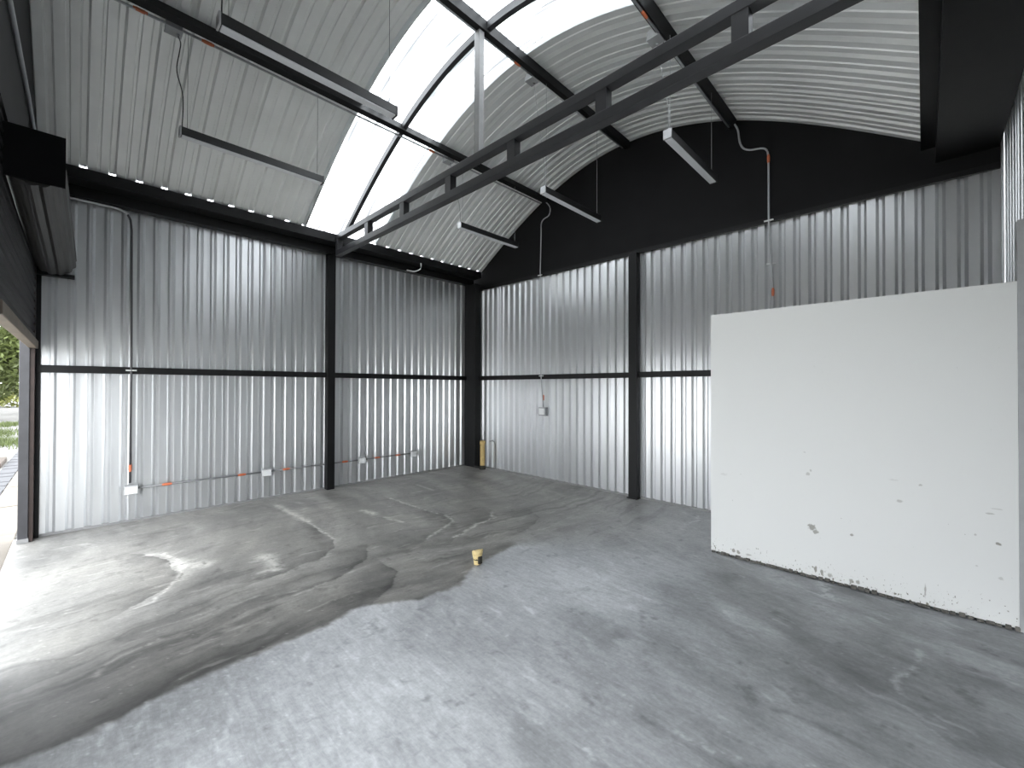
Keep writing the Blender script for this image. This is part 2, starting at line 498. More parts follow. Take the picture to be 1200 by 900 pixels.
    dark('D6', .09, .45); dark('D7', .07, .4); dark('D8', .03, .45); dark('D9', .03, .5); dark('D10', .05, .5)
    def white(k, w, a, thr=.4):
        nonlocal tone
        d = dist_poly(fx, fy, PL[k]); n = fbm(X * 26, Y * 26, 131, 4, .7)
        tone = tone + a * np.exp(-(d / w) ** 2) * np.clip((n - thr) * 6 + .4, 0, 1)
    white('W1', .028, .22, .34); white('W1b', .080, .24, .36); white('W1c', .014, .2)
    white('W2', .070, .24, .36); white('W2b', .022, .22, .38)
    white('W3', .045, .22, .36); white('W3b', .016, .18); white('W4', .045, .28, .36); white('W4b', .022, .22)
    white('W5', .018, .24, .44); white('W6', .020, .28, .44); white('W7', .045, .17, .40); white('W9', .025, .16, .40)
    white('W10', .014, .13, .42); white('W11', .015, .14); white('W12', .018, .12); white('W13', .022, .13); white('W14', .018, .12)
    white('W15', .008, .18); white('W16', .02, .15); white('W17', .022, .09)
    # short pale trowel nicks scattered along the streaks
    nick = np.clip((fbm(u * 5, v * 26, 171, 3) - .70) * 7, 0, 1) * R + np.clip((fbm(wx * 22, wy * 4.5, 177, 3) - .70) * 7, 0, 1) * (1 - R)
    tone = tone + .09 * nick
    pit = np.clip((fbm(X * 11, Y * 11, 181, 4, .7) - .66) * 6, 0, 1)
    tone = tone * (1 - .35 * pit)
    tone = tone * (.90 + .20 * fine)
    sp = (vnoise(X * 50, Y * 50, 151) > .985 - .05 * worn_shade * R); tone = tone + .10 * sp
    tone = np.clip(tone, .035, .60)
    warm = (1 - R) * (.5 + .5 * c2)
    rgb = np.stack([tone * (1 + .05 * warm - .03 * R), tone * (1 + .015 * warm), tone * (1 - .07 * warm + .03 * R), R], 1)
    z = .006 * (sw - .5) * (1 - R) - .004 * R + .003 * (c1 - .5) + .0015 * (sr - .5)
    me = bpy.data.meshes.new('floor')
    vs = np.stack([X, Y, z - .002], 1)
    idx = np.arange(nx * ny).reshape(ny, nx)
    q = np.stack([idx[:-1, :-1], idx[:-1, 1:], idx[1:, 1:], idx[1:, :-1]], -1).reshape(-1, 4)
    me.vertices.add(len(vs)); me.vertices.foreach_set('co', vs.ravel())
    me.loops.add(q.size); me.loops.foreach_set('vertex_index', q.ravel())
    me.polygons.add(len(q)); me.polygons.foreach_set('loop_start', np.arange(0, q.size, 4)); me.polygons.foreach_set('use_smooth', np.ones(len(q), bool))
    me.update(calc_edges=True)
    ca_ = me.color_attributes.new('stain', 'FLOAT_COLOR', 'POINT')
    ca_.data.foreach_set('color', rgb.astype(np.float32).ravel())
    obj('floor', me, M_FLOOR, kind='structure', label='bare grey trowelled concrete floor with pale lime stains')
make_floor()

# ------------------------------------------------------------------ corrugated walls, sheet by sheet
PITCH = .135
# one rib, across: wide crest toward the room, narrow trough behind it (offset along wall, depth)
RIB = [(.0, 0.), (.032, -.0004), (.066, 0.), (.089, -.028), (.112, -.028), (.134, -.0003)]
def profile(n):
    pts = []
    for i in range(n):
        pts += [(i * PITCH + u, d) for u, d in RIB]
    pts.append((n * PITCH + .012, .0015))
    return pts
def sheet_mesh(name, n, z0, z1, seed, clip=None):
    rs = random.Random(seed)
    me_bm = bmesh.new()
    pr = profile(n)
    if clip is not None:
        pr = [p for p in pr if p[0] <= clip]
    NZ = 7
    cols = []
    for u, d in pr:
        c = []
        for k in range(NZ):
            z = z0 + (z1 - z0) * k / (NZ - 1)
            j = (rs.random() - .5) * .0007 if 0 < k < NZ - 1 else 0
            c.append(me_bm.verts.new((u, d + j, z)))
        cols.append(c)
    for a, b in zip(cols, cols[1:]):
        for k in range(NZ - 1):
            me_bm.faces.new((a[k], b[k], b[k + 1], a[k + 1]))
    bmesh.ops.recalc_face_normals(me_bm, faces=me_bm.faces)
    me = bpy.data.meshes.new(name)
    me_bm.to_mesh(me); me_bm.free()
    me.materials.append(M_WALL)
    return me
SH = 5 * PITCH
wl = empty('wall_left', kind='structure', label='left wall of silver ribbed metal sheets')
def wall_sheets_left():
    meshes = []
    for i in range(3):
        me = sheet_mesh('sheet', 5, .012, 3.50, 20 + i)
        me.transform(Matrix(((0, 1, 0, 0), (1, 0, 0, 0), (0, 0, 1, 0), (0, 0, 0, 1))))
        me.flip_normals(); meshes.append(me)
    u = -.278; i = 0
    while u < YB:
        left = YB + .02 - u
        me = meshes[i % 3]
        if left < SH:
            me = sheet_mesh('sheet_cut', 5, .012, 3.50, 29, left)
            me.transform(Matrix(((0, 1, 0, 0), (1, 0, 0, 0), (0, 0, 1, 0), (0, 0, 0, 1)))); me.flip_normals()
        o = obj('sheet', me, M_WALL, wl, loc=(XL - (i % 2) * .003, u, 0))
        o.rotation_euler = (0, 0, math.radians((i * 53 % 7 - 3) * .10))
        u += SH; i += 1
wall_sheets_left()
wb = empty('wall_back', kind='structure', label='back wall of silver ribbed metal sheets under a black gable')
def wall_sheets_back():
    meshes = []
    for i in range(3):
        me = sheet_mesh('sheet', 5, .012, 3.36, 40 + i)
        me.transform(Matrix(((1, 0, 0, 0), (0, -1, 0, 0), (0, 0, 1, 0), (0, 0, 0, 1))))
        me.flip_normals(); meshes.append(me)
    u = -6.20; i = 0
    while u < XR - .03:
        me = meshes[i % 3]; left = XR + .055 - u
        if left < SH:
            me = sheet_mesh('sheet_cut', 5, .012, 3.36, 49, left)
            me.transform(Matrix(((1, 0, 0, 0), (0, -1, 0, 0), (0, 0, 1, 0), (0, 0, 0, 1)))); me.flip_normals()
        o = obj('sheet', me, M_WALL, wb, loc=(u, YB + (i % 2) * .003, 0))
        o.rotation_euler = (0, 0, math.radians((i * 31 % 7 - 3) * .12))
        u += SH; i += 1
wall_sheets_back()
wr = empty('wall_right', kind='structure', label='right wall of silver ribbed metal sheets')
def wall_sheets_right():
    T = Matrix(((0, -1, 0, 0), (1, 0, 0, 0), (0, 0, 1, 0), (0, 0, 0, 1)))
    meshes = []
    for i in range(2):
        me = sheet_mesh('sheet', 5, .012, 3.75, 60 + i); me.transform(T); meshes.append(me)
    u = -.29; i = 0
    while u < YB:
        me = meshes[i % 2]; left = YB + .07 - u
        if left < SH:
            me = sheet_mesh('sheet_cut', 5, .012, 3.75, 69, left); me.transform(T)
        obj('sheet', me, M_WALL, wr, loc=(XR + (i % 2) * .003, u, 0))
        u += SH; i += 1
wall_sheets_right()

# black gable of the back wall, above the sheets
def gable_bm(y0, y1, zb, x0, x1, n=40, top=.0):
    bm = bmesh.new()
    f = []; bk = []
    xs = [x0 + (x1 - x0) * i / n for i in range(n + 1)]
    loop = [(x0, zb), (x1, zb)] + [(x, max(arch(x) + top, 3.72)) for x in reversed(xs)]
    fv = [bm.verts.new((x, y0, z)) for x, z in loop]
    bv = [bm.verts.new((x, y1, z)) for x, z in loop]
    bm.faces.new(fv); bm.faces.new(bv)
    for i in range(len(loop)):
        j = (i + 1) % len(loop)
        bm.faces.new((fv[i], fv[j], bv[j], bv[i]))
    return bm
obj('gable_panel', gable_bm(YB - .005, YB + .045, 3.345, XL - .03, XR + .03, top=.035), M_GABLE, wb)
obj('gable_sill', boxm(XL, XR, YB - .035, YB + .0, 3.335, 3.385), M_BLACK, wb)
obj('base_channel', boxm(XL, XR, YB - .012, YB + .02, -.002, .022), M_GREYPAINT, wb)
obj('base_channel', boxm(XL - .02, XL + .012, YF, YB, -.002, .022), M_GREYPAINT, wl)

# front wall: black gable over the door openings, with a lintel beam
wf = empty('wall_front', kind='structure', label='dark front gable above the shutter opening')
obj('gable_panel', gable_bm(YF - .05, YF + .025, 2.95, XL - .03, XR + .03, top=.035), M_FRONT, wf)
obj('added_shutter_head', boxm(-2.1, .28, YF - .06, YF - .02, 2.25, 2.96), M_SLAT, wf)  # unseen lowered shutter, added to cut daylight from the right bay
obj('added_pier', boxm(-3.42, -2.1, YF - .12, YF - .03, 0, 2.95), M_JAMB, wf)  # unseen pier, added to shade the floor around the joint
obj('front_post', boxm(.28, XR, YF - .12, YF, 0, 2.95), M_JAMB, wf)

# ------------------------------------------------------------------ arched roof, sheet by sheet
RP = .2105
def roof_profile(width):
    pts = []
    u = 0.
    while u < width - .01:
        for a, h in ((0, .040), (.016, .040), (.030, 0), (.094, 0), (.101, .008), (.117, .008), (.124, 0), (.1805, 0), (.1945, .040)):
            pts.append((u + a, h))
        u += RP
    pts.append((width, .040)); pts.append((width + .016, .040)); pts.append((width + .030, -.007))
    return [p for p in pts if p[0] <= width + .03]
def roof_sheet(y, width, x0=-6.03, x1=.035, lift=0, n=44, cut=-9):
    bm = bmesh.new()
    pr = [p for p in roof_profile(width) if y + p[0] >= cut]
    rows = []
    for i in range(n + 1):
        x = x0 + (x1 - x0) * i / n
        s = aslope(x); L = math.hypot(1, s)
        row = [bm.verts.new((x - s / L * (h + lift), y + u, arch(x) + (h + lift) / L)) for u, h in pr]
        rows.append(row)
    for a, b in zip(rows, rows[1:]):
        for k in range(len(pr) - 1):
            bm.faces.new((a[k], a[k + 1], b[k + 1], b[k]))
    return bm
roof = empty('ceiling', kind='structure', label='arched roof of pale grey ribbed metal sheets')
for y0, y1, lift in ((-.27, .449, 0), (.449, 1.29, .003), (1.29, 2.13, 0), (3.17, 3.80, .003), (3.80, 4.62, 0), (4.62, 5.36, .003)):
    w = y1 - y0
    ystart = y0
    if y0 == -.27:   # keep the rib rhythm: ribs fall on .449 - k*RP
        ystart = .449 - 4 * RP; w = 4 * RP
    obj('roof_sheet', roof_sheet(ystart, w, lift=lift, cut=-.36), M_ROOF, roof, smooth=False)
sk = obj('skylight_sheet', roof_sheet(2.11, 1.06, lift=.005), M_SKY, label='translucent white ribbed skylight strip across the arched roof', cat='skylight')

# ------------------------------------------------------------------ steel frame
def steel(name, bm, label, cat, mat=M_BLACK, group=None, parent=None):
    return obj(name, bm, mat, parent, label=label, cat=cat, group=group)

eb = empty('eave_beam', (XL, 0, 3.45), 'long black eave beam above the left metal wall', 'beam')
obj('channel', boxm(0, .34, YF, YB - .04, .11, .224), M_BLACK, eb)
obj('wall_plate', boxm(-.01, .12, YF, YB - .04, .0, .11), M_BLACK, eb)
eb2 = empty('eave_beam', (XR, 0, 3.52), 'wide black eave beam above the right metal wall', 'beam')
obj('channel', boxm(-.38, -.001, YF, YB - .0, .0, .22), M_BLACK, eb2)
obj('edge_angle', boxm(-.475, -.38, YF, YB - .04, .13, .235), M_BLACK, eb2)

steel('corner_column', boxm(XL + .0, -6.03, 5.20, YB - .003, 0, 3.45, .004), 'black square column in the far wall corner', 'column')
steel('wall_column', boxm(XL + .002, -6.22, 2.545, 2.655, 0, 3.45, .004), 'black column halfway along the left metal wall', 'column')
bc = steel('wall_column', boxm(-2.895, -2.775, 5.25, YB - .003, 0.01, 3.335, .004), 'black column in the middle of the back metal wall', 'column')
obj('base_plate', boxm(-2.91, -2.76, 5.235, YB - .003, 0, .012), M_BLACK, bc)

zg0, zg1 = 1.637, 1.712
steel('wall_girt', boxm(XL + .001, XL + .055, YF + .02, 2.545, zg0, zg1, .003), 'black horizontal rail on the left wall, nearer the shutter', 'rail')
steel('wall_girt', boxm(XL + .001, XL + .055, 2.655, 5.20, zg0, zg1, .003), 'black horizontal rail on the left wall, between column and corner', 'rail')
steel('wall_girt', boxm(-6.03, -2.895, YB - .055, YB - .001, zg0, zg1, .003), 'black horizontal rail on the back wall, left of its column', 'rail')
steel('wall_girt', boxm(-2.775, -1.42, YB - .055, YB - .001, zg0 + .004, zg1 + .004, .003), 'black horizontal rail on the back wall, next to the white partition', 'rail')

# purlins along the building (below the sheets)
for x, lab in ((-4.43, 'black roof purlin nearest the left wall, carrying two lamps'), (-2.94, 'black roof purlin along the crown of the arch'), (-1.57, 'black roof purlin on the right slope of the arch')):
    z = arch(x)
    s = math.atan(aslope(x))
    bm = bmesh.new()
    box(bm, -.03, .03, YF + .03, YB - .045, -.105, -.004)
    bmesh.ops.rotate(bm, verts=bm.verts, cent=(0, 0, 0), matrix=Matrix.Rotation(-s, 3, 'Y'))
    bmesh.ops.translate(bm, verts=bm.verts, vec=(x, 0, z))
    steel('roof_purlin', bm, lab, 'purlin')

# arched rib under the skylight, in the plane of the left column
bm = bmesh.new()
prev = None
for i in range(41):
    x = -6.0 + (6.0) * i / 40
    s = aslope(x); L = math.hypot(1, s); nx, nz = -s / L, 1 / L
    ring = []
    for y, d in ((2.643, -.002), (2.693, -.002), (2.693, -.075), (2.643, -.075)):
        ring.append(bm.verts.new((x + nx * d, y, arch(x) + nz * d)))
    if prev:
        for k in range(4):
            bm.faces.new((prev[k], prev[(k + 1) % 4], ring[(k + 1) % 4], ring[k]))
    else:
        bm.faces.new(ring)
    prev = ring
bm.faces.new(prev)
steel('arch_rib', bm, 'curved dark steel rib crossing the roof beneath the skylight', 'rib', M_TRUSS)

# tie truss
tr = empty('tie_truss', (RX, 2.60, 3.42), 'black two-chord steel truss spanning the room below the skylight', 'truss')
TX0, TX1 = -6.02 - RX, .06 - RX
obj('top_chord', boxm(TX0, TX1, -.04, .04, .185, .255, .003), M_TRUSS, tr)
obj('bottom_chord', boxm(TX0, TX1, -.04, .04, -.045, .030, .003), M_TRUSS, tr)
for x in (-5.11, -4.26, -3.40, -2.52, -1.63, -.73):
    obj('web_post', boxm(x - RX - .045, x - RX + .045, -.036, .036, .030, .185), M_TRUSS, tr)
obj('end_post', boxm(TX0, TX0 + .07, -.038, .038, .030, .185), M_TRUSS, tr)
obj('end_post', boxm(TX1 - .07, TX1, -.038, .038, .030, .185), M_TRUSS, tr)
obj('hanger', boxm(-.035, .035, -.03, .03, .255, arch(RX) - .105 - 3.42), M_GREYPAINT, tr, label='grey vertical hanger up to the roof crown')  # paler than the chords: skylight brightness put into its colour

# ------------------------------------------------------------------ shutter and left jamb
ja = empty('shutter_jamb', (XL, YF, 0), 'dark grey door jamb at the left edge of the shutter opening', 'jamb')
obj('post', boxm(.0, .165, -.085, -.018, 0, 2.95, .003), M_JAMB, ja)
obj('guide_channel', boxm(.02, .15, -.018, .012, 0, 2.7), M_GUIDE, ja, label='rusty dark guide channel')
obj('guide_lip', boxm(-.03, .035, -.018, .045, 0, 3.0), M_BLACK, ja)
obj('footing', boxm(-.01, .17, -.09, -.014, 0, .04), M_GREYPAINT, ja)

sh = empty('roller_shutter', (-4.9, YF, 1.87), 'dark roller shutter partly raised at the left edge', 'shutter')
SX0, SX1, SX2 = XL + .03 + 4.9, -3.57 + 4.9, -3.40 + 4.9
DY, DZ, DR = -.165 - YF, 2.765 - 1.87, .15
slat_bm = bmesh.new()
prof = [(0, 0), (.012, .012), (.016, .035), (.012, .058), (0, .070)]
a = [slat_bm.verts.new((SX0, y, z)) for y, z in prof]; b = [slat_bm.verts.new((SX2, y, z)) for y, z in prof]
a2 = [slat_bm.verts.new((SX0, y - .004, z)) for y, z in prof]; b2 = [slat_bm.verts.new((SX2, y - .004, z)) for y, z in prof]
for k in range(4):
    slat_bm.faces.new((a[k], a[k + 1], b[k + 1], b[k])); slat_bm.faces.new((a2[k], a2[k + 1], b2[k + 1], b2[k]))
slat_me = bpy.data.meshes.new('slat'); slat_bm.to_mesh(slat_me); slat_bm.free(); slat_me.materials.append(M_SLAT)
k = 0; z = .085
while z < 1.06:
    o = obj('slat', slat_me, M_SLAT, sh, loc=(0, -.002, z)); z += .074
obj('bottom_rail', boxm(SX0, SX2, -.03, .03, 0, .078, .006), M_RAIL, sh, label='weathered tan bottom rail')
# the coiled part: slats wound on the drum
bm = bmesh.new()
N = 13; per = 4; ring0 = []; ring1 = []
for i in range(N):
    for j in range(per):
        t = (i + j / per) / N * 2 * math.pi
        r = DR + .006 * math.sin(math.pi * j / (per - 1)) - (.006 if j == 0 else 0)
        ring0.append(bm.verts.new((SX0 + .08, DY + r * math.cos(t), DZ + r * math.sin(t))))
        r2 = r * .80
        ring1.append(bm.verts.new((SX1 + .0, DY - .01 + r2 * math.cos(t), DZ - .02 + r2 * math.sin(t))))
n = len(ring0)
for i in range(n):
    bm.faces.new((ring0[i], ring0[(i + 1) % n], ring1[(i + 1) % n], ring1[i]))
bm.faces.new(ring0); bm.faces.new(ring1)
obj('coil', bm, M_ROLL, sh, label='coil of wound dull slats')
obj('end_plate', boxm(SX1, SX1 + .012, -.02, .245, .775, 1.065), M_PLATEBLACK, sh, label='black end plate of the coil')
obj('wall_bracket', boxm(SX0 - .02, SX0 + .075, DY - .12, DY + .14, DZ - .16, DZ - .13), M_BLACK, sh)
obj('lintel', boxm(XL, XR, YF - .10, YF - .0, 2.95, 3.10), M_BLACK, wf)

# ------------------------------------------------------------------ white partition
pt = empty('partition', (0, 0, 0), 'white painted partition wall with a scuffed dirty foot', 'partition')
bm = bmesh.new(); box(bm, -1.412, .418, 4.085, 4.185, .012, 2.172)
obj('front_panel', bm, M_WHITE, pt)
obj('side_panel', boxm(-1.412, -1.312, 4.185, YB - .06, .012, 2.172), M_WHITE, pt)
obj('edge_trim', boxm(.418, .448, 4.07, 4.19, .0, 2.55), M_BOX, pt, label='grey metal strip at the right edge')
bm = bmesh.new()
rs = random.Random(4)
for i in range(46):
    x = -1.40 + i * .04
    w = .02 + rs.random() * .02; h = .008 + rs.random() * .016
    box(bm, x, x + w, 4.072 - rs.random() * .012, 4.09, 0, h)
obj('mortar_line', bm, simple('dirty_mortar', (.10, .095, .085, 1), .9, 0, .4, 30), pt, kind='stuff', label='crumbly dark mortar along the foot')

# ------------------------------------------------------------------ electrical: boxes and conduit on the left wall
XW = XL + .012
def outlet_box(y, z, label, w=.115, h=.10):
    t = empty('outlet_box', (XW - .01, y, z), label, 'outlet', 'outlet boxes on the left wall')
    obj('box', boxm(0, .055, -w / 2, w / 2, -h / 2, h / 2, .004), M_BOX, t)
    obj('faceplate', boxm(.055, .064, -w / 2 + .004, w / 2 - .004, -h / 2 + .004, h / 2 - .016, .002), M_PLATE, t, label='white faceplate')
    return t
boxes = [(.427, 'outlet box below the vertical conduit on the left wall'), (1.770, 'outlet box just left of the left wall column'),
         (3.110, 'outlet box just right of the left wall column'), (4.040, 'outlet box nearest the room corner on the left wall')]
for y, l in boxes:
    outlet_box(y, .358, 'grey ' + l)
XC = XW + .012
couple = [.737, 1.49, 2.019, 2.845, 3.376, 3.745]
def conduit(name, label, pts, couplings=(), mat=M_PIPE, r=.0105, clips=(), group=None):
    """couplings / clips: (position, direction) ; the pieces are children."""
    base = Vector(pts[0])
    t = empty(name, base, label, 'conduit', group)
    obj('pipe', tubem([Vector(p) - base for p in pts], r, 8), mat, t, smooth=True)
    for p, d in couplings:
        p = Vector(p) - base; d = Vector(d).normalized()
        bm = bmesh.new()
        tube(bm, [p - d * .045, p - d * .03, p - d * .029, p + d * .029, p + d * .03, p + d * .045], [r * 1.15, r * 1.15, r * 1.4, r * 1.4, r * 1.15, r * 1.15], 8)
        obj('coupling', bm, M_ORANGE, t, label='orange coupling')
    for p, d in clips:
        p = Vector(p) - base; d = Vector(d).normalized()
        bm = bmesh.new(); tube(bm, [p - d * .045, p + d * .045], .009, 6)
        obj('clip', bm, M_PLATE, t, label='pale pipe clip')
    return t
segs = [(.485, 1.712, 'horizontal conduit between the first two outlet boxes', (.737, 1.49)), (1.828, 3.052, 'horizontal conduit passing behind the left wall column', (2.019, 2.845)),
        (3.168, 3.982, 'short horizontal conduit between the two outlet boxes near the corner', (3.376, 3.745))]
for y0, y1, lab, cs in segs:
    conduit('conduit', lab, [(XC, y0, .364), (XC + (.0), (y0 + y1) / 2, .366), (XC, y1, .364)], [((XC, c, .365), (0, 1, 0)) for c in cs], group='conduits of the left wall')
pale = smooth_path([(XL + .05, -.10, 3.436), (XL + .05, .18, 3.436), (XL + .05, .31, 3.43), (XL + .055, .375, 3.39)], 5)
pts = smooth_path([pale[-1], (XL + .057, .398, 3.33), (XL + .06, .408, 3.22)], 4) + [Vector((XL + .068, .416, 1.72)), Vector((XL + .068, .416, 1.60)), Vector((XC + .01, .417, 1.50)), Vector((XC, .418, .43))]
vc = conduit('conduit', 'vertical conduit dropping from the left eave beam to an outlet box', pts, [((XC, .418, .60), (0, 0, 1))], clips=[((XL + .07, .416, 1.676), (0, 1, 0))], mat=M_PIPED, group='conduits of the left wall')

obj('flexible_end', tubem([p - Vector(pts[0]) for p in pale], .011, 8), M_PLATE, vc, smooth=True, label='pale flexible end along the beam')

# switch on the back wall and its conduit from the gable
t = empty('light_switch', (-4.47, YB - .01, 1.108), 'small grey light switch box on the back wall', 'switch')
obj('box', boxm(-.075, .075, -.05, .01, -.07, .07, .004), M_BOX, t)
obj('faceplate', boxm(-.06, .05, -.058, -.05, -.05, .05, .002), M_PLATE, t, label='white faceplate')
YC = YB - .03
pts = smooth_path([(-4.41, 5.27, 4.53), (-4.365, YC, 4.47), (-4.33, YC, 4.385), (-4.36, YC, 4.295), (-4.47, YC, 4.262), (-4.518, YC, 4.20), (-4.52, YC, 4.05)], 5) + [Vector((-4.519, YC - .025, 3.42)), Vector((-4.515, YC - .025, 3.30)), Vector((-4.485, YC - .04, 1.72)), Vector((-4.478, YC - .04, 1.62)), Vector((-4.465, YC, 1.18))]
conduit('conduit', 'thin conduit dropping down the back wall to the light switch', pts, [((-4.463, YC, 1.334), (0, 0, 1))], M_PIPEW, .009, clips=[((-4.519, YC - .03, 3.345), (1, 0, 0)), ((-4.48, YC - .04, 1.69), (1, 0, 0))])
pts = smooth_path([(-1.557, 5.27, 4.545), (-1.537, YC, 4.49), (-1.519, YC, 4.35), (-1.483, YC, 4.262), (-1.412, YC, 4.212), (-1.284, YC, 4.18), (-1.236, YC, 4.12), (-1.226, YC, 3.98)], 5) + [Vector((-1.219, YC - .028, 3.40)), Vector((-1.216, YC - .028, 3.30)), Vector((-1.187, YC, 2.573)), Vector((-1.178, YC, 2.0))]
conduit('conduit', 'bent conduit snaking down the black gable behind the white partition', pts, [((-1.227, YC, 4.04), (0, 0, 1)), ((-1.187, YC, 2.555), (0, 0, 1))], M_PIPEW, .0105, clips=[((-1.219, YC - .03, 3.345), (1, 0, 0)), ((-1.203, YC, 2.875), (1, 0, 0))])
conduit('conduit', 'thin conduit along the inside of the dark front gable', [(-5.75, YF + .040, 3.60), (-4.6, YF + .040, 3.585), (-3.3, YF + .040, 3.50), (-2.6, YF + .040, 3.47)], [], M_PIPEW, .012)
conduit('cable_stub', 'short white cable end hooked out of the left eave beam', smooth_path([(-6.2, 3.84, 3.46), (-6.06, 3.90, 3.425), (-5.985, 3.965, 3.47), (-5.985, 3.97, 3.56)], 4), [], M_PLATE, .009)

# conduit and junction boxes along the purlins
def purlin_run(x, lab, js, cs, jl):
    z = arch(x) - .075
    xx = x - .042
    zz = z - .024
    ends = [-.25] + [e for y in js for e in (y - .058, y + .058)] + [5.25]
    runs = [[(xx, a, zz), (xx - .003, (a + b) / 2, zz - .006), (xx, b, zz)] for a, b in zip(ends[0::2], ends[1::2])]
    c = conduit('conduit', lab, runs[0], [((xx, q, zz), (0, 1, 0)) for q in cs], M_PIPEW, .0105, group='conduits along the purlins')
    for r in runs[1:]:
        obj('pipe', tubem([Vector(p) - Vector(runs[0][0]) for p in r], .0105, 8), M_PIPEW, c, smooth=True)
    for y, l in zip(js, jl):
        t = empty('junction_box', (xx - .05, y, zz + .072), l, 'junction box', 'junction boxes on the purlins')
        obj('box', boxm(-.055, .055, -.055, .055, -.075, -.003, .004), M_BOX, t)
        obj('lid', boxm(-.058, .058, -.058, .058, -.085, -.075, .002), M_BOX, t)
        obj('gland', tubem([(.0, .03, -.085), (.0, .03, -.10)], .012, 8), M_BOX, t)
purlin_run(-4.43, 'pale conduit along the left roof purlin', (.546, 3.421), (.33, .775, 3.118), ('grey junction box on the left purlin, nearest the shutter', 'grey junction box on the left purlin, just past the skylight'))
purlin_run(-2.94, 'pale conduit along the crown purlin', (3.415,), (3.126,), ('grey junction box on the crown purlin above the truss',))
purlin_run(-1.57, 'pale conduit along the right roof purlin', (3.486,), (3.18,), ('grey junction box on the right purlin above the truss',))

# ------------------------------------------------------------------ pendant lamps
def lamp(x, y0, y1, z, jx, jy, jz, label):
    L = y1 - y0
    t = empty('pendant_lamp', (x, (y0 + y1) / 2, z), label, 'lamp', 'linear lamps hung from the purlins')
    h = L / 2
    obj('housing', boxm(-.034, .034, -h + .004, h - .004, .006, .075, .003), M_LAMP, t)
    obj('diffuser', boxm(-.030, .030, -h + .012, h - .012, -.002, .008, .002), M_DIFF, t, label='frosted white diffuser strip')
    for s in (-1, 1):
        obj('end_cap', boxm(-.036, .036, s * h - .006, s * h + .006, .0, .078, .002), M_LAMPG if s < 0 else M_LAMP, t)
        yy = s * (h - .05)
        top = arch(x) - .107 - z
        obj('suspension_wire', tubem([(0, yy, .075), (0, yy, top)], .0017, 5), M_PIPEW if y0 > 3 else M_CORD, t)
    dy = jy + .03 - (y0 + y1) / 2; dz = jz - z
    xo = jx - x
    p = [(xo, dy, dz - .085), (0, -h + .03, .25), (0, -h + .02, .077)] if y0 > 3 and x > -4 else smooth_path([(xo, dy, dz - .085), (xo + .035, dy + .012, dz - .16), (xo + .02, dy + .005, dz - .24), (xo * .6, dy - .01, dz - .40), (xo * .3 + .004, -h + .02, .35), (0, -h + .015, .077)], 5)
    obj('power_cord', tubem(p, .0045 if y0 < 3 else .002, 6), M_CORD if y0 < 3 or x < -4 else M_PIPEW, t)
def jb(x): return (x - .092, arch(x) - .045)
for (x, y0, y1, jy, lab) in (
    (-4.46, .585, 1.755, .546, 'long black lamp hanging nearest the left wall, in front of the skylight'),
    (-2.945, .56, 1.71, .55, 'long black lamp hanging level with the upper left purlin, ending at the skylight rib'),
    (-4.38, 3.50, 4.60, 3.421, 'far black lamp hanging by the left wall, low before the black gable'),
    (-2.945, 3.50, 4.60, 3.415, 'white-faced lamp hanging before the gable, middle of the three far lamps'),
    (-1.54, 3.45, 4.53, 3.486, 'white-faced lamp hanging before the black gable, rightmost of the three far lamps')):
    px = -4.43 if x < -4 else (-2.94 if x < -2 else -1.57)
    jx, jz = jb(px)
    lamp(x, y0, y1, 3.597, jx, jy, jz, lab)

# ------------------------------------------------------------------ pipes on the floor
t = empty('yellow_pipe', (-5.81, 5.20, 0), 'upright yellow pipe standing in the far room corner', 'pipe')
bm = bmesh.new(); tube(bm, [(0, 0, .06), (0, 0, .49)], .044, 16, False); tube(bm, [(0, 0, .06), (0, 0, .49)], .037, 16, False)
obj('pipe', bm, M_YELLOW, t, smooth=True)
obj('collar', tubem([(0, 0, .455), (0, 0, .52)], .052, 16), M_YELLOW, t, smooth=False)
obj('foot', tubem([(0, 0, 0), (0, 0, .03), (0, 0, .07)], [.056, .054, .046], 16), M_DARKHOLE, t, label='dark socket at the foot')
obj('floor_pipe', tubem([(-.215, -.01, .022), (-.06, -.01, .022)], .018, 8), M_CORD, t, label='black pipe along the floor')
t = empty('wall_tap', (-5.70, YB - .002, .50), 'small grey pipe with a tap next to the yellow pipe', 'tap')
obj('riser', tubem([(.10, -.025, -.48), (.095, -.025, -.06), (.085, -.03, .0)], .008, 8), M_PIPE, t)
obj('spout', tubem([(.085, -.03, .0), (.05, -.05, .025), (-.02, -.06, .015)], .009, 8), M_PIPE, t)
obj('handle', boxm(.03, .075, -.052, -.044, .03, .042), M_PIPEW, t)

t = empty('pipe_stub', (-2.725, 2.385, 0), 'broken cream pipe stub sticking out of the floor', 'pipe')
bm = bmesh.new()
n = 20; rings = []
rs = random.Random(12)
tops = [.118 + .018 * math.sin(2 * math.pi * k / n + 1.9) + (rs.random() - .5) * .014 for k in range(n)]
for r, zf in ((.030, 0), (.034, .35), (.044, .75), (.047, 1.0)):
    rings.append([bm.verts.new((r * math.cos(2 * math.pi * k / n), r * math.sin(2 * math.pi * k / n), tops[k] * zf)) for k in range(n)])
for r, zf in ((.040, 1.0), (.036, .55)):
    rings.append([bm.verts.new((r * math.cos(2 * math.pi * k / n), r * math.sin(2 * math.pi * k / n), tops[k] * zf)) for k in range(n)])
for a, b in zip(rings, rings[1:]):
    for k in range(n):
        bm.faces.new((a[k], a[(k + 1) % n], b[(k + 1) % n], b[k]))
obj('pipe', bm, M_CREAM, t, smooth=True)
obj('plug', tubem([(0, 0, .04), (0, 0, .065)], .035, 14), M_DARKHOLE, t, label='dark hollow inside')
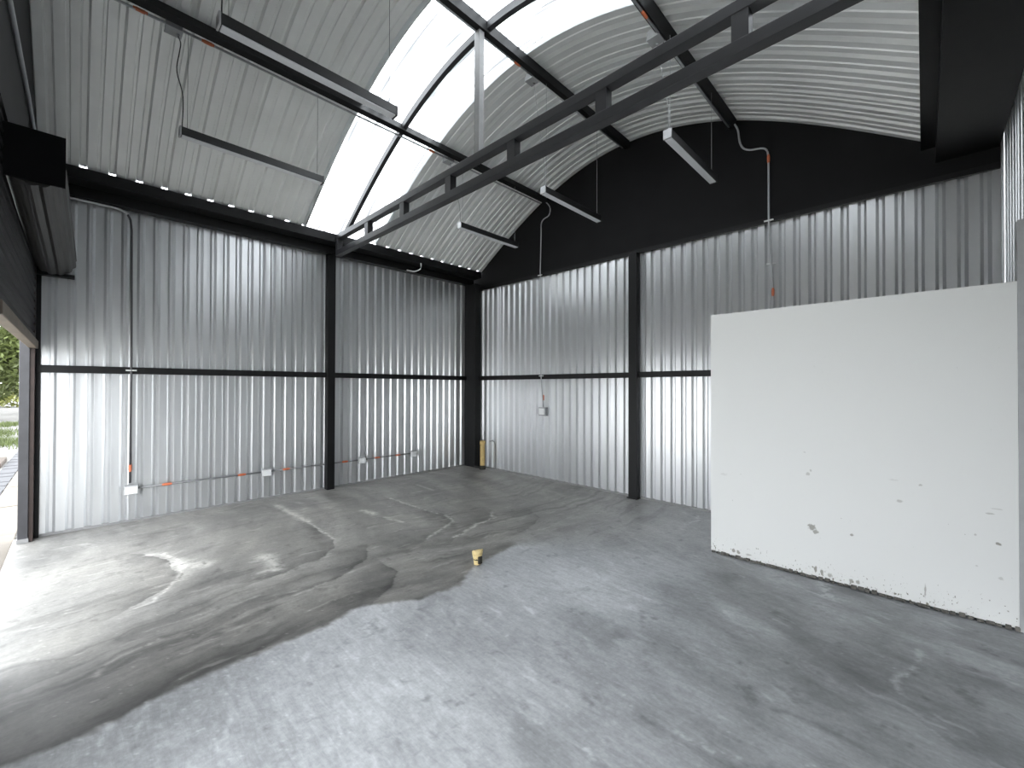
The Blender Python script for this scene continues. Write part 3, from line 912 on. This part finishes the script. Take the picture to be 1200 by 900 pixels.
obj('crack', boxm(.030, .047, -.022, .012, .015, .075), M_DARKHOLE, t, label='dark hole broken in its side')

# ------------------------------------------------------------------ outside
M_YARD = simple('dimmed_yard_gravel', (.115, .112, .105, 1), .9, 0, .5, 30, .6)  # visible gravel, colour dimmed to hold up under the bright exposure
obj('yard', boxm(-90, -6.8, -70, -.95, -.12, -.03), M_YARD, kind='structure', label='grey gravel yard beyond the path')
obj('ground', boxm(-6.8, 60, -70, -.95, -.12, -.03), M_GRAVEL, kind='structure', label='pale gravel yard outside the shutter')  # unseen forecourt, kept paler than the yard to bounce light indoors
obj('ground_side', boxm(-90, XL - .25, -.72, 40, -.12, -.035), M_YARD, kind='structure')
pv = empty('path', (0, 0, 0), kind='structure', label='tan concrete path outside the shutter')
x = -30.0; i = 0
slab_me = None
while x < 8:
    w = 1.55
    o = obj('slab', boxm(0, w - .02, -.30, 0, -.03, .0, .004) if slab_me is None else slab_me, M_SLAB, pv, loc=(x + .1, -.425, -.004 - (i % 3) * .002))
    slab_me = o.data
    x += w; i += 1
pe = empty('paver_edging', (0, 0, 0), kind='structure', label='row of dark grey pavers edging the path')
pav_me = None; x = -24.0
for i in range(150):
    o = obj('paver', boxm(0, .19, -.21, 0, -.06, 0, .006) if pav_me is None else pav_me, M_PAVER, pe, loc=(x, -.735 + (i % 3 - 1) * .004, -.012 + (i * 7 % 5 - 2) * .002))
    pav_me = o.data
    x += .2
steel('plank', boxm(-13.4, -12.3, -1.12, -.98, -.03, .06, .01), 'weathered brown plank lying beside the path outside', 'plank', M_WOOD)

def leaves(bm, c, r, n, rs, size):
    for _ in range(n):
        d = Vector((rs.gauss(0, 1), rs.gauss(0, 1), rs.gauss(0, 1))).normalized() * r * (.45 + .55 * rs.random() ** .5)
        p = Vector(c) + Vector((d.x, d.y, d.z * .85))
        u = Vector((rs.gauss(0, 1), rs.gauss(0, 1), rs.gauss(0, 1))).normalized()
        w = u.orthogonal().normalized() * size * .5
        u = u * size
        bm.faces.new([bm.verts.new(p - u), bm.verts.new(p + w), bm.verts.new(p + u), bm.verts.new(p - w)])
def tree(x, y, h, r, seed, mat, label):
    rs = random.Random(seed)
    t = empty('tree', (x, y, -.035), label, 'tree', 'trees beyond the gravel yard')
    bm = bmesh.new()
    tube(bm, smooth_path([(0, 0, 0), (.1, .05, h * .3), (-.05, .1, h * .62)], 3), [.16, .15, .14, .13, .11, .09, .07], 8)
    for k in range(4):
        a = k * 1.6 + seed
        tube(bm, [(0, .05, h * (.3 + .06 * k)), (math.cos(a) * r * .6, math.sin(a) * r * .6, h * (.55 + .08 * k))], [.07, .03], 6)
    obj('trunk', bm, M_BARK, t)
    bm = bmesh.new()
    for k in range(16):
        a = rs.random() * 6.28; q = r * (.2 + .6 * rs.random())
        leaves(bm, (math.cos(a) * q, math.sin(a) * q, h * (.35 + .6 * rs.random())), r * .5, 240, rs, .13)
    obj('foliage', bm, mat, t, kind='stuff')
tree(-30, -2.6, 4.3, 1.6, 1, M_LEAF, 'dark leafy tree seen through the left opening, nearer one')
tree(-36, -1.4, 4.1, 1.9, 2, M_LEAF2, 'yellow-green tree seen through the left opening, behind the nearer one')
tree(-33, -6.5, 6.0, 2.2, 3, M_LEAF, 'broad leafy tree standing well out in the gravel yard')
tree(-41, -4.2, 5.6, 2.2, 4, M_LEAF2, 'yellow-green tree furthest down the gravel yard')
bm = bmesh.new(); rs = random.Random(9)
for k in range(60):
    leaves(bm, (-50 + rs.random() * 4, -9 + rs.random() * 12, .2 + rs.random() * 1.3), .8, 60, rs, .16)
obj('hedge', bm, M_LEAF2, label='low yellow-green hedge along the end of the yard', cat='hedge', kind='stuff')
bm = bmesh.new()
for k in range(5000):
    cx_, cy_, rr_ = rs.choice(((-17.5, -1.5, 1.3), (-21, -2.0, 1.4), (-25.5, -2.0, 1.0), (-15, -4, 2)))
    p = Vector((cx_ + rs.gauss(0, rr_ * .5), min(cy_ + rs.gauss(0, rr_ * .3), -1.0), -.03))
    a = rs.random() * 6.28; u = Vector((math.cos(a), math.sin(a), 0)) * .012
    tip = p + Vector((rs.gauss(0, .03), rs.gauss(0, .03), .07 + rs.random() * .10))
    bm.faces.new([bm.verts.new(p - u), bm.verts.new(p + u), bm.verts.new(tip)])
obj('grass', bm, M_GRASS, label='thin grass patches growing in the gravel', cat='grass', kind='stuff')
